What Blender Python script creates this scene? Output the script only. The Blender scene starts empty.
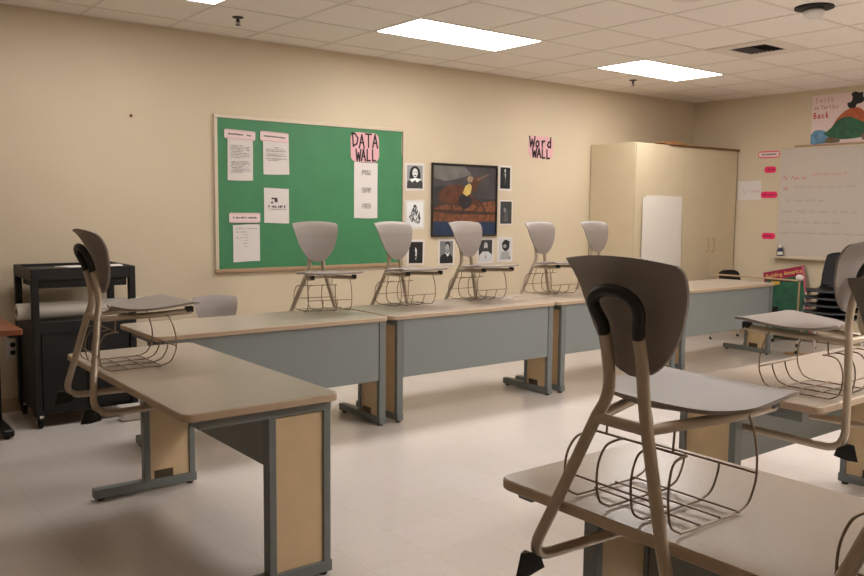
import bpy, math, random
from mathutils import Vector, Matrix
random.seed(7)
sc = bpy.context.scene
COL = sc.collection
PI = math.pi

# ------------------------------------------------------------------ materials
def lin(c):
    return tuple(((v/255)/12.92 if v/255 <= .04045 else (((v/255)+.055)/1.055)**2.4) for v in c)
MATS = {}
def mat(name, rgb, rough=.5, metal=0., spec=.5, var=0., vscale=8., bump=0., bscale=60., coat=0., emit=0., detail=3.):
    if name in MATS: return MATS[name]
    m = bpy.data.materials.new(name); m.use_nodes = True
    nt = m.node_tree; b = nt.nodes['Principled BSDF']
    c = lin(rgb)
    b.inputs['Base Color'].default_value = (*c, 1)
    b.inputs['Roughness'].default_value = rough
    b.inputs['Metallic'].default_value = metal
    b.inputs['Specular IOR Level'].default_value = spec
    b.inputs['Coat Weight'].default_value = coat
    tc = None
    if var or bump:
        tc = nt.nodes.new('ShaderNodeTexCoord')
    if var:
        n = nt.nodes.new('ShaderNodeTexNoise'); n.inputs['Scale'].default_value = vscale; n.inputs['Detail'].default_value = detail
        r = nt.nodes.new('ShaderNodeValToRGB')
        r.color_ramp.elements[0].position = .3; r.color_ramp.elements[1].position = .7
        r.color_ramp.elements[0].color = (*[x*(1-var) for x in c], 1)
        r.color_ramp.elements[1].color = (*[min(1, x*(1+var)) for x in c], 1)
        nt.links.new(tc.outputs['Object'], n.inputs['Vector']); nt.links.new(n.outputs['Fac'], r.inputs['Fac'])
        nt.links.new(r.outputs['Color'], b.inputs['Base Color'])
    if bump:
        n2 = nt.nodes.new('ShaderNodeTexNoise'); n2.inputs['Scale'].default_value = bscale; n2.inputs['Detail'].default_value = 4
        bp = nt.nodes.new('ShaderNodeBump'); bp.inputs['Strength'].default_value = bump; bp.inputs['Distance'].default_value = .01
        nt.links.new(tc.outputs['Object'], n2.inputs['Vector']); nt.links.new(n2.outputs['Fac'], bp.inputs['Height'])
        nt.links.new(bp.outputs['Normal'], b.inputs['Normal'])
    if emit:
        b.inputs['Emission Color'].default_value = (1, .966, .94, 1); b.inputs['Emission Strength'].default_value = emit
    MATS[name] = m
    return m

M_WALL = mat('painted_wall', (206, 190, 163), .65, var=.03, vscale=1.3, bump=.08, bscale=140)
M_TILE = mat('ceiling_tile', (238, 230, 220), .9, var=.035, vscale=55, bump=.25, bscale=120, spec=.1)
M_TBAR = mat('ceiling_grid_paint', (222, 211, 199), .6)
M_BASE = mat('cove_base', (170, 150, 120), .5)
M_TOP = mat('laminate_top', (176, 162, 147), .27, var=.05, vscale=160, spec=.5, detail=5)
M_EDGE = mat('laminate_edge', (186, 163, 138), .45, var=.03, vscale=40)
M_GREY = mat('grey_steel', (118, 123, 122), .42, spec=.4, var=.02, vscale=20)
M_GREYD = mat('grey_modesty', (132, 138, 137), .5, spec=.4, var=.025, vscale=60)
M_BEIGE = mat('beige_laminate', (216, 190, 150), .5, var=.04, vscale=14)
M_DARK = mat('dark_recess', (30, 28, 25), .8)
M_SHELL = mat('taupe_plastic', (146, 136, 129), .42, spec=.45, bump=.06, bscale=500)
M_TUBE = mat('champagne_metal', (184, 169, 150), .36, metal=.35, spec=.5)
M_RUB = mat('black_rubber', (19, 18, 17), .38, spec=.5)
M_WIRE = mat('basket_wire', (140, 123, 104), .38, metal=.6)
M_BLACK = mat('black_plastic', (13, 12, 12), .45, spec=.35, var=.1, vscale=30)
M_CART = mat('black_cart_steel', (14, 12, 11), .5, var=.1, vscale=10)
M_CHROME = mat('chrome', (225, 225, 225), .12, metal=1.)
M_PAPER = mat('white_paper', (216, 208, 202), .8, var=.02, vscale=5)
M_PAPERW = mat('chart_paper', (222, 216, 206), .8, var=.02, vscale=3)
M_GREEN = mat('green_butcher_paper', (60, 126, 82), .55, var=.07, vscale=3.5, bump=.5, bscale=7, detail=4)
M_FRAME = mat('board_frame', (205, 190, 168), .4, metal=.15)
M_FRAMEB = mat('board_frame_oak', (168, 138, 106), .5)
M_PINK = mat('pink_paper', (216, 168, 172), .8, var=.04, vscale=6)
M_PINKL = mat('pale_pink_paper', (226, 204, 200), .7)
M_HOT = mat('hot_pink_paper', (232, 44, 100), .7)
M_INK = mat('black_marker', (38, 16, 26), .7)
M_INKG = mat('grey_print', (140, 134, 130), .8)
M_INKD = mat('dark_print', (70, 62, 62), .8)
M_RED = mat('red_marker', (205, 74, 74), .7)
M_INKBR = mat('brown_marker', (150, 138, 112), .8)
M_WB = mat('whiteboard', (194, 184, 173), .25, spec=.5)
M_CAB = mat('cabinet_laminate', (202, 186, 156), .5, var=.03, vscale=4)
M_CARD = mat('cardboard', (140, 98, 58), .8, var=.08, vscale=12)
M_WOOD = mat('brown_desk_wood', (122, 66, 34), .4, var=.15, vscale=9)
M_WHITEP = mat('white_plastic', (214, 208, 200), .45)
M_TANW = mat('tan_board', (168, 138, 104), .5, var=.05, vscale=10)

def gray(v, warm=0): return mat('print_grey_%d_%d' % (v, warm), (v+warm, v, max(0, v-warm)), .75)
def solid(name, rgb, rough=.7, var=0., vs=10): return mat(name, rgb, rough, var=var, vscale=vs)

# floor: speckled vinyl tiles, waxed
def floor_material():
    m = bpy.data.materials.new('vinyl_tile_floor'); m.use_nodes = True
    nt = m.node_tree; b = nt.nodes['Principled BSDF']; N = nt.nodes.new; L = nt.links.new
    tc = N('ShaderNodeTexCoord')
    br = N('ShaderNodeTexBrick'); br.offset = 0; br.inputs['Scale'].default_value = 1
    br.inputs['Brick Width'].default_value = .305; br.inputs['Row Height'].default_value = .305
    br.inputs['Mortar Size'].default_value = .0016; br.inputs['Bias'].default_value = 0
    c1 = lin((220, 211, 205)); c2 = lin((216, 207, 200)); cm = lin((206, 196, 187))
    br.inputs['Color1'].default_value = (*c1, 1); br.inputs['Color2'].default_value = (*c2, 1); br.inputs['Mortar'].default_value = (*cm, 1)
    L(tc.outputs['Object'], br.inputs['Vector'])
    n = N('ShaderNodeTexVoronoi'); n.inputs['Scale'].default_value = 38; n.feature = 'F1'
    L(tc.outputs['Object'], n.inputs['Vector'])
    r = N('ShaderNodeValToRGB'); r.color_ramp.elements[0].position = .10; r.color_ramp.elements[1].position = .17
    r.color_ramp.elements[0].color = (.66, .62, .58, 1); r.color_ramp.elements[1].color = (1, 1, 1, 1)
    L(n.outputs['Distance'], r.inputs['Fac'])
    n3 = N('ShaderNodeTexNoise'); n3.inputs['Scale'].default_value = 1.5; n3.inputs['Detail'].default_value = 5
    L(tc.outputs['Object'], n3.inputs['Vector'])
    mx = N('ShaderNodeMix'); mx.data_type = 'RGBA'; mx.blend_type = 'MULTIPLY'; mx.inputs['Factor'].default_value = .6
    L(br.outputs['Color'], mx.inputs['A']); L(r.outputs['Color'], mx.inputs['B'])
    L(mx.outputs['Result'], b.inputs['Base Color'])
    mr = N('ShaderNodeMapRange'); mr.inputs['To Min'].default_value = .08; mr.inputs['To Max'].default_value = .24
    L(n3.outputs['Fac'], mr.inputs['Value']); L(mr.outputs['Result'], b.inputs['Roughness'])
    b.inputs['Specular IOR Level'].default_value = .5
    return m
M_FLOOR = floor_material()

# ------------------------------------------------------------------ mesh helpers
class MB:
    def __init__(s): s.v = []; s.f = []; s.mi = []; s.cur = 0
    def add(s, vs, fs):
        o = len(s.v); s.v += [tuple(x) for x in vs]
        for f in fs: s.f.append(tuple(o+i for i in f)); s.mi.append(s.cur)
    def box(s, x0, x1, y0, y1, z0, z1, c=0.):
        if x0 > x1: x0, x1 = x1, x0
        if y0 > y1: y0, y1 = y1, y0
        if z0 > z1: z0, z1 = z1, z0
        c = min(c, (x1-x0)/2.2, (y1-y0)/2.2, (z1-z0)/2.2)
        if c <= 0:
            vs = [(x, y, z) for z in (z0, z1) for y in (y0, y1) for x in (x0, x1)]
            s.add(vs, [(0, 2, 3, 1), (4, 5, 7, 6), (0, 1, 5, 4), (2, 6, 7, 3), (0, 4, 6, 2), (1, 3, 7, 5)]); return
        # chamfered box: 24 verts
        X = (x0, x1); Y = (y0, y1); Z = (z0, z1); vs = []; idx = {}
        for i in (0, 1):
            for j in (0, 1):
                for k in (0, 1):
                    sx, sy, sz = 1-2*i, 1-2*j, 1-2*k
                    for a in range(3):
                        p = [X[i]+sx*c, Y[j]+sy*c, Z[k]+sz*c]
                        p[a] = (X[i], Y[j], Z[k])[a]
                        idx[(i, j, k, a)] = len(vs); vs.append(p)
        fs = []
        for a in range(3):
            for e in (0, 1):
                q = []
                for (m, n) in ((0, 0), (1, 0), (1, 1), (0, 1)):
                    key = [0, 0, 0]; key[a] = e; o = [t for t in range(3) if t != a]; key[o[0]] = m; key[o[1]] = n
                    q.append(idx[(*key, a)])
                fs.append(q)
        for a in range(3):  # edges along a
            o = [t for t in range(3) if t != a]
            for m in (0, 1):
                for n in (0, 1):
                    k0 = [0, 0, 0]; k0[o[0]] = m; k0[o[1]] = n; k1 = k0[:]; k1[a] = 1
                    fs.append((idx[(*k0, o[0])], idx[(*k1, o[0])], idx[(*k1, o[1])], idx[(*k0, o[1])]))
        for i in (0, 1):
            for j in (0, 1):
                for k in (0, 1): fs.append(tuple(idx[(i, j, k, a)] for a in range(3)))
        s.add(vs, fs)
    def tube(s, pts, r, n=10, cap=True, flat=None):
        pts = [Vector(p) for p in pts]
        P = [pts[0]]
        for p in pts[1:]:
            if (p-P[-1]).length > 1e-5: P.append(p)
        rr = r if isinstance(r, (list, tuple)) else [r]*len(P)
        t0 = (P[1]-P[0]).normalized()
        up = Vector((0, 0, 1)) if abs(t0.z) < .9 else Vector((1, 0, 0))
        nrm = t0.cross(up).normalized(); vs = []; fs = []
        for i, p in enumerate(P):
            if i == 0: t = t0
            elif i == len(P)-1: t = (P[i]-P[i-1]).normalized()
            else:
                t = ((P[i]-P[i-1]).normalized()+(P[i+1]-P[i]).normalized())
                t = t.normalized() if t.length > 1e-6 else (P[i]-P[i-1]).normalized()
            nrm = (nrm-t*nrm.dot(t)).normalized(); bn = t.cross(nrm)
            for k in range(n):
                a = 2*PI*k/n; vs.append(p+(nrm*math.cos(a)+bn*math.sin(a))*rr[min(i, len(rr)-1)])
        for i in range(len(P)-1):
            for k in range(n):
                fs.append((i*n+k, i*n+(k+1) % n, (i+1)*n+(k+1) % n, (i+1)*n+k))
        if cap: fs.append(tuple(range(n))[::-1]); fs.append(tuple((len(P)-1)*n+k for k in range(n)))
        s.add(vs, fs)
    def prism(s, poly, z0, z1):           # poly in xy
        n = len(poly)
        vs = [(x, y, z0) for x, y in poly]+[(x, y, z1) for x, y in poly]
        s.add(vs, [tuple(range(n))[::-1], tuple(range(n, 2*n))]+[(i, (i+1) % n, n+(i+1) % n, n+i) for i in range(n)])
    def lathe(s, prof, n=20, o=(0, 0, 0), axis='z'):
        vs = []; fs = []
        for (r, z) in prof:
            for k in range(n):
                a = 2*PI*k/n; p = (r*math.cos(a), r*math.sin(a), z)
                if axis == 'x': p = (p[2], p[0], p[1])
                if axis == 'y': p = (p[0], p[2], p[1])
                vs.append((p[0]+o[0], p[1]+o[1], p[2]+o[2]))
        for i in range(len(prof)-1):
            for k in range(n): fs.append((i*n+k, i*n+(k+1) % n, (i+1)*n+(k+1) % n, (i+1)*n+k))
        fs.append(tuple(range(n))[::-1]); fs.append(tuple((len(prof)-1)*n+k for k in range(n)))
        s.add(vs, fs)
    def build(s, name, material, parent=None, smooth=35, loc=None, rot=None):
        me = bpy.data.meshes.new(name); me.from_pydata([tuple(v) for v in s.v], [], s.f)
        ml = material if isinstance(material, (list, tuple)) else [material]
        for m in ml: me.materials.append(m)
        if len(ml) > 1:
            for p, i in zip(me.polygons, s.mi): p.material_index = i
        import bmesh
        bm = bmesh.new(); bm.from_mesh(me); bmesh.ops.recalc_face_normals(bm, faces=bm.faces); bm.to_mesh(me); bm.free()
        if smooth:
            for p in me.polygons: p.use_smooth = True
            me.set_sharp_from_angle(angle=math.radians(smooth))
        o = bpy.data.objects.new(name, me); COL.objects.link(o)
        if parent: o.parent = parent
        if loc: o.location = loc
        if rot: o.rotation_euler = rot
        return o

def arc(pts, r, n=6):
    """polyline with rounded corners"""
    pts = [Vector(p) for p in pts]; out = [pts[0]]
    for i in range(1, len(pts)-1):
        a, b, c = pts[i-1], pts[i], pts[i+1]; rad = r[i-1] if isinstance(r, (list, tuple)) else r
        d = min(rad, (a-b).length*.49, (c-b).length*.49)
        p, q = b+(a-b).normalized()*d, b+(c-b).normalized()*d
        for k in range(n+1):
            t = k/n; out.append((1-t)**2*p+2*t*(1-t)*b+t*t*q)
    out.append(pts[-1]); return out
def spline(pts, n=6):
    pts = [Vector(p) for p in pts]; P = [2*pts[0]-pts[1]]+pts+[2*pts[-1]-pts[-2]]; out = []
    for i in range(1, len(P)-2):
        a, b, c, d = P[i-1:i+3]
        for k in range(n):
            t = k/n
            out.append(.5*((2*b)+(c-a)*t+(2*a-5*b+4*c-d)*t*t+(3*b-a-3*c+d)*t**3))
    out.append(pts[-1]); return out
def rrect(x0, x1, y0, y1, r, n=6):
    o = []
    for cx, cy, a0 in ((x1-r, y1-r, 0), (x0+r, y1-r, 90), (x0+r, y0+r, 180), (x1-r, y0+r, 270)):
        for k in range(n+1):
            a = math.radians(a0+90*k/n); o.append((cx+r*math.cos(a), cy+r*math.sin(a)))
    return o
def ell(cx, cy, rx, ry, n=20): return [(cx+rx*math.cos(2*PI*k/n), cy+ry*math.sin(2*PI*k/n)) for k in range(n)]

def empty(name, loc, rz=0.):
    o = bpy.data.objects.new(name, None); COL.objects.link(o); o.empty_display_size = .1
    o.location = loc; o.rotation_euler = (0, 0, rz); return o
def tag(o, label=None, cat=None, group=None, kind=None):
    if label: o['label'] = label
    if cat: o['category'] = cat
    if group: o['group'] = group
    if kind: o['kind'] = kind
    return o
def structure(o): o['kind'] = 'structure'; return o
def copy_tree(o, parent=None):
    c = o.copy(); COL.objects.link(c)
    if parent: c.parent = parent
    for ch in list(o.children): copy_tree(ch, c)
    return c

# ------------------------------------------------------------------ room shell
X0, X1, Y0, Y1, H = -2.4, 9.279, -3.0, 6.487, 2.857
def shell(name, *b, m=M_WALL):
    q = MB(); q.box(*b); return structure(q.build(name, m, smooth=0))
shell('floor', X0-.1, X1+.1, Y0-.1, Y1+.1, -.1, 0, m=M_FLOOR)
shell('wall_back', X0-.1, X1+.1, Y1, Y1+.1, 0, H+.1)
shell('wall_right', X1, X1+.1, Y0, Y1, 0, H+.1)
shell('wall_left', X0-.1, X0, Y0, Y1, 0, H+.1)
shell('wall_front', X0-.1, X1+.1, Y0-.1, Y0, 0, H+.1)
q = MB(); q.box(X0, X1, Y1-.008, Y1, 0, .1, .003); structure(q.build('baseboard_back', M_BASE))
q = MB(); q.box(X1-.008, X1, Y0, Y1-.01, 0, .1, .003); structure(q.build('baseboard_right', M_BASE))

# ceiling: lay-in tiles; openings are left where the light troffers sit
GX, GY, DX, DY = 3.72, 4.95, .645, .61
gx = [GX+DX*k for k in range(-10, 10)]; gx = [x for x in gx if X0+.02 < x < X1-.02]
gy = [GY+DY*k for k in range(-14, 4)]; gy = [y for y in gy if Y0+.02 < y < Y1-.02]
LIGHTS = [(GX-4*DX, GY, 5.), (GX, GY, 8.), (GX+4*DX, GY, 8.), (GX, GY-4*DY, 5.5), (GX+4*DX, GY-8*DY, 17.), (GX, GY-8*DY, 17.)]    # x, y, emission strength; last two are unseen panels added as camera-side fill
cell_hole = set()
for (lx, ly, d) in LIGHTS:
    for k in (0, 1): cell_hole.add((round(lx+k*DX, 3), round(ly, 3)))
VENT = (GX+4*DX, GY-2*DY)
cell_hole.add((round(VENT[0], 3), round(VENT[1], 3)))
xs = [X0]+gx+[X1]; ys = [Y0]+gy+[Y1]
q = MB()
for i in range(len(xs)-1):
    for j in range(len(ys)-1):
        if (round(xs[i], 3), round(ys[j], 3)) in cell_hole: continue
        q.box(xs[i], xs[i+1], ys[j], ys[j+1], H, H+.02)
structure(q.build('ceiling', M_TILE, smooth=0))
q = MB(); q.box(X0-.1, X1+.1, Y0-.1, Y1+.1, H+.28, H+.3); structure(q.build('ceiling_deck', M_DARK, smooth=0))
q = MB()
for x in gx: q.box(x-.0095, x+.0095, Y0, Y1, H-.003, H+.004)
for y in gy: q.box(X0, X1, y-.0095, y+.0095, H-.0035, H+.0035)
q.box(X0, X1, Y1-.02, Y1, H-.003, H+.003); q.box(X1-.02, X1, Y0, Y1, H-.003, H+.003)
structure(q.build('trim_1', M_TBAR, smooth=0))

def light(x, y, dim, label):
    t = empty('ceiling_light', (x+DX, y+DY/2, H)); tag(t, label, 'light', 'recessed fluorescent ceiling lights')
    hx, hy = DX-.012, DY/2-.012
    q = MB()
    w = .012
    for a in ((-hx, hx, -hy, -hy+w), (-hx, hx, hy-w, hy), (-hx, -hx+w, -hy, hy), (hx-w, hx, -hy, hy)):
        q.box(*a, -.004, .1)
    q.box(-hx, hx, -hy, hy, .1, .11)
    q.build('housing', M_WHITEP, t, 0)
    q = MB(); q.box(-hx+w, hx-w, -hy+w, hy-w, -.002, .006); q.build('diffuser', mat('light_diffuser_%d' % dim, (255, 255, 255), .5, emit=dim), t, 0)
LLAB = ['lit fluorescent ceiling panel cut off by the top left edge of the view',
        'large lit fluorescent ceiling panel above the framed painting',
        'lit fluorescent ceiling panel in front of the tall cabinet',
        'lit ceiling panel above the inner desks, out of view overhead',
        'added fill panel in the ceiling at the camera end of the room, out of view overhead',
        'added fill panel in the ceiling above the nearest desk, out of view overhead']
for (a, l) in zip(LIGHTS, LLAB): light(*a, l)

# air vent
t = empty('air_vent', (VENT[0]+DX/2, VENT[1]+DY/2, H)); tag(t, 'square ceiling air vent with dark louvres between the light and the ceiling dome', 'vent')
q = MB(); a = .298; b = .17
for (x0, x1, y0, y1) in ((-a, a, -a, -b), (-a, a, b, a), (-a, -b, -b, b), (b, a, -b, b)): q.box(x0, x1, y0, y1, -.004, .006, .002)
q.build('face_plate', M_TBAR, t)
q = MB()
for (x0, x1, y0, y1) in ((-b, b, -b-.005, -b), (-b, b, b, b+.005), (-b-.005, -b, -b, b), (b, b+.005, -b, b)): q.box(x0, x1, y0, y1, .006, .12)
q.box(-b, b, -b, b, .12, .125)
q.build('duct', M_DARK, t, 0)
for k in range(8):
    y = -b+.03+k*.04
    q = MB()
    sgn = 1 if k < 4 else -1
    q.add([(-b, y, -.001), (b, y, -.001), (b, y+.026*sgn, .03), (-b, y+.026*sgn, .03), (-b, y+.001, -.002), (b, y+.001, -.002), (b, y+.027*sgn, .029), (-b, y+.027*sgn, .029)],
          [(0, 1, 2, 3), (4, 7, 6, 5), (0, 4, 5, 1), (2, 6, 7, 3)])
    q.build('louvre', M_INKD, t, 0)

# dome detector with black mounting plate
t = empty('ceiling_dome', (5.56, 2.98, H)); tag(t, 'white dome device on a black ceiling plate near the air vent', 'detector')
q = MB(); q.lathe([(.125, 0), (.125, -.012), (.08, -.02), (.0, -.02)], 28); q.build('mounting_plate', M_BLACK, t)
q = MB(); q.lathe([(.055, -.02), (.066, -.03), (.066, -.05), (.056, -.065), (.03, -.076), (0, -.078)], 28); q.build('dome', M_WHITEP, t)
t = empty('ceiling_speaker', (4.70, 3.35, H)); tag(t, 'round flush ceiling speaker at the top edge of the view', 'speaker')
q = MB(); q.lathe([(.125, -.002), (.125, -.007), (.11, -.009), (0, -.009)], 28); q.build('grille', M_TBAR, t)

def sprinkler(x, y, label):
    t = empty('sprinkler_head', (x, y, H)); tag(t, label, 'sprinkler', 'fire sprinkler heads')
    q = MB(); q.lathe([(.04, -.0005), (.04, -.006), (.012, -.010), (0, -.010)], 16); q.build('escutcheon', M_INKD, t)
    q = MB(); q.lathe([(.011, -.010), (.011, -.03), (.006, -.034), (.006, -.045), (.0, -.045)], 10)
    q.tube([(-.012, 0, -.02), (-.016, 0, -.04), (0, 0, -.056), (.016, 0, -.04), (.012, 0, -.02)], .0025, 6)
    q.lathe([(.02, -.056), (.02, -.059), (0, -.059)], 14)
    q.build('nozzle', M_INKD, t)
sprinkler(2.70, 5.80, 'dark sprinkler head on the ceiling above the bulletin board')
sprinkler(7.19, 5.80, 'dark sprinkler head on the ceiling beside the light before the tall cabinet')

# ------------------------------------------------------------------ desks
def make_desk(L, i0=.036, i1=.082, D=.64, Z=.752):
    """local: x along the length (0..L), y from the user side (0) to the modesty side (D)"""
    t = empty('classroom_desk', (0, 0, 0))
    q = MB()
    pl = rrect(0, L, 0, D, .04, 6); n = len(pl)
    pin = rrect(.004, L-.004, .004, D-.004, .037, 6)
    z0, z1 = Z-.03, Z
    vs = [(x, y, z0) for x, y in pin]+[(x, y, z0+.004) for x, y in pl]+[(x, y, z1-.004) for x, y in pl]+[(x, y, z1) for x, y in pin]
    fs = [tuple(range(n))[::-1]]
    q.cur = 1
    q.add(vs, fs+[(a*n+i, a*n+(i+1) % n, (a+1)*n+(i+1) % n, (a+1)*n+i) for a in range(3) for i in range(n)])
    q.cur = 0; q.add([(x, y, z1) for x, y in pin], [tuple(range(n))])
    q.build('tabletop', [M_TOP, M_EDGE], t)
    # modesty panel
    q = MB(); q.box(i0+.028, L-i1-.028, D-.045, D-.027, .315, z0-.001, .003); q.build('modesty_panel', M_GREYD, t)
    for e in (0, 1):
        xc = i0 if e == 0 else L-i1
        w = .026
        q = MB()
        yb0, yb1 = D-.022, D-.055          # post at the modesty side
        q.box(xc-w, xc+w, yb1, yb0, .055, z0-.040, .003)
        ya0, ya1 = D-.262, D-.294          # inner post
        q.box(xc-w, xc+w, ya1, ya0, .055, z0-.040, .003)
        q.box(xc-w-.001, xc+w+.001, .07, yb0+.001, z0-.042, z0-.001, .003)   # rail under the top
        leg = q.build('leg', M_GREY, t)
        q = MB(); q.box(xc-w*.62, xc+w*.62, ya0, yb1, .055, z0-.046); q.build('side_panel', M_BEIGE, leg, 0)
        s = 1 if e == 0 else -1
        q = MB(); q.box(xc+s*w*.5, xc+s*(w*.62+.002), ya0+.02, ya0+.12, .058, .105); q.build('cable_slot', solid('slot_brown', (78, 64, 46)), leg, 0)
        q = MB(); q.box(xc-w, xc+w, .095, D-.015, .014, .062, .003); q.build('foot', M_GREY, leg)
        for yy in (.13, D-.045):
            q = MB(); q.lathe([(.006, .02), (.006, .008), (.017, .008), (.017, 0), (0, 0)], 12, (xc, yy, 0)); q.build('leveler', M_INKD, leg)
    return t
desk0 = make_desk(1.592)
DY0, PITCH, DXR = 4.58, 1.62, 1.612
DLAB = ['back row desk below the green bulletin board, leftmost of that row',
        'back row desk below the framed painting, carrying three upturned-legged hung chairs',
        'third desk of the back row, partly hidden by the large nearest chair back',
        'back row desk at the far right end, in front of the tall cabinet doors']
DLAB[1] = 'second desk of the back row, below the framed painting'
def place_desk(proto, loc, rz, label, first=False):
    o = proto if first else copy_tree(proto)
    o.location = loc; o.rotation_euler = (0, 0, rz)
    tag(o, label, 'desk', 'classroom desks'); return o
# back row: users sit on the wall side (+y), modesty panel towards the camera (-y): rotate by 180 degrees
for k in range(4):
    place_desk(desk0, (DXR+PITCH*k+1.592, DY0+.64, 0), PI, DLAB[k], first=(k == 0))
# left desk: length along +y, user on -x side, modesty on +x side
ldesk = make_desk(1.53, .062, .066)
place_desk(ldesk, (1.07, 2.775+1.53, 0), -PI/2, 'side desk at the left with one hung chair and a beige end panel', first=True)
# nearest desk (length along y, user on -x)
place_desk(desk0, (1.510, 1.640, 0), -PI/2, 'nearest desk carrying the large chair, cut off by the bottom of the view')
# desk behind it, length along x, user on -y
place_desk(desk0, (3.027, 1.522, 0), 0, 'desk at the right edge behind the large near chair, with one hung chair')

# ------------------------------------------------------------------ chairs
def make_chair(seat_mat=M_SHELL):
    t = empty('cantilever_chair', (0, 0, 0))
    # profile of one side tube, local x forward, y sideways, z up
    low = [(.40, .208, .036), (.0, .220, .036), (-.03, .203, .02), (-.040, .160, .202), (.004, .076, .43)]
    up = [(.016, .058, .475), (.018, .051, .52), (.010, .051, .58), (-.004, .051, .64)]
    for s in (1, -1):
        path = arc([low[0], (-.070, .228, .036), (-.040, .160, .202), low[4]], [.085, .02], 8)[:-1]
        path += spline([low[4]]+up, 6)
        q = MB(); q.tube([(x, y*s, z) for x, y, z in path], .0150, 14)
        leg = q.build('leg', M_TUBE, t)
        q = MB()
        # rubber glide: wedge under the bend
        pts = [(-.118, .220), (-.085, .237), (-.036, .238), (-.032, .204), (-.085, .203), (-.116, .212)]
        pts = [(x, y*s) for x, y in pts]
        n = len(pts); c = (-.060, .220*s)
        vs = [(x, y, .002+.16*max(0, x+.10)) for x, y in pts]+[(c[0]+(x-c[0])*.72, c[1]+(y-c[1])*.62, .042+.02*(x < -.08)) for x, y in pts]
        q.add(vs, [tuple(range(n))[::-1], tuple(range(n, 2*n))]+[(i, (i+1) % n, n+(i+1) % n, n+i) for i in range(n)])
        q.build('foot_cap', M_RUB, leg)
        q = MB(); q.tube([(.395, .208*s, .036), (.418, .208*s, .036)], .0165, 12); q.build('end_cap', M_RUB, leg)
    # rubber handle loop
    lp = spline([(-.004, .051, .636), (-.010, .053, .662), (-.024, .065, .696), (-.036, .061, .722), (-.043, .034, .741), (-.045, 0, .746),
                 (-.043, -.034, .741), (-.036, -.061, .722), (-.024, -.065, .696), (-.010, -.053, .662), (-.004, -.051, .636)], 5)
    q = MB(); q.tube(lp, .0150, 12); q.build('handle_grip', M_RUB, t)
    q = MB(); q.tube([(.004, -.074, .428), (.004, .074, .428)], .0145, 12); q.build('crossbar', M_TUBE, t)
    for s in (1, -1):
        q = MB(); q.tube(spline([(.004, .076*s, .428), (.10, .10*s, .432), (.25, .135*s, .438), (.400, .149*s, .446)], 5), .0135, 12)
        q.build('seat_rail', M_TUBE, t)
        q = MB(); q.box(.375, .412, .149*s-.013, .149*s+.013, .440, .468, .004); q.build('seat_bracket', M_RUB, t)
    # backrest shell
    wt = [(0, .161), (.025, .167), (.10, .166), (.25, .160), (.4, .150), (.55, .136), (.7, .115), (.82, .092), (.9, .072), (.955, .051), (.985, .032), (1, .012)]
    xt = [(.0, -.047), (.06, -.030), (.15, -.014), (.3, .006), (.55, .026), (.8, .040), (1, .046)]
    def interp(T, u):
        for (a, b), (c, d) in zip(T, T[1:]):
            if u <= c: return b+(d-b)*(u-a)/(c-a)
        return T[-1][1]
    NT, NS = 26, 16
    ft, bk = [], []
    for i in range(NT+1):
        u = i/NT; u = u**.9 if u < .5 else u
        w = interp(wt, u); z = .825-.29*u; xc = interp(xt, u)
        for j in range(NS+1):
            s = -1+2*j/NS; y = s*w
            xx = xc+.020*(y/.167)**2
            zz = z-.014*(s*s)*max(0, 1-u*4) if u < .25 else z
            ft.append((xx+.009, y, zz)); bk.append((xx, y, zz))
    q = MB(); m = NS+1; n = (NT+1)*m; fs = []
    for i in range(NT):
        for j in range(NS):
            a, b, c, d = i*m+j, i*m+j+1, (i+1)*m+j+1, (i+1)*m+j
            fs += [(a, b, c, d), (n+a, n+d, n+c, n+b)]
    ring = [j for j in range(m)]+[i*m+NS for i in range(1, NT+1)]+[NT*m+j for j in range(NS-1, -1, -1)]+[i*m for i in range(NT-1, 0, -1)]
    for a, b in zip(ring, ring[1:]+ring[:1]): fs.append((a, n+a, n+b, b))
    q.add(ft+bk, fs); q.build('backrest', seat_mat, t, 50)
    # seat shell
    xr, xf, hw = .080, .440, .210
    NT, NS = 22, 18; tp, bt = [], []
    for i in range(NT+1):
        u = i/NT; x = xr+(xf-xr)*u**1.25
        v = (x-xr)/(xf-xr)
        w = hw*math.sqrt(max(0, 1-(1-min(1, v/.46))**2.1)) if v < .46 else hw
        w = max(w, .02)
        if v > .9: w -= .05*(v-.9)**1.2*3
        for j in range(NS+1):
            s = -1+2*j/NS; y = s*w
            z = .462-.004*math.sin(PI*min(1, v*1.2))+.031*v+.008*(s*s)*(1-v*.4)
            if v > .8: z -= .010*((v-.8)/.2)**2
            z += .008*max(0, 1-v*6)**2
            xx = x - .018*(s*s)*(v > .93)*(v-.93)/.07
            tp.append((xx, y, z)); bt.append((xx, y, z-.010))
    q = MB(); m = NS+1; n = (NT+1)*m; fs = []
    for i in range(NT):
        for j in range(NS):
            a, b, c, d = i*m+j, i*m+j+1, (i+1)*m+j+1, (i+1)*m+j
            fs += [(a, b, c, d), (n+a, n+d, n+c, n+b)]
    ring = [j for j in range(m)]+[i*m+NS for i in range(1, NT+1)]+[NT*m+j for j in range(NS-1, -1, -1)]+[i*m for i in range(NT-1, 0, -1)]
    for a, b in zip(ring, ring[1:]+ring[:1]): fs.append((a, n+a, n+b, b))
    q.add(tp+bt, fs); q.build('seat', seat_mat, t, 50)
    # wire book basket
    q = MB(); r = .0031; zb = .2062; xa, xb = .04, .275
    Y = (.157, .052, -.052, -.157)
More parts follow.
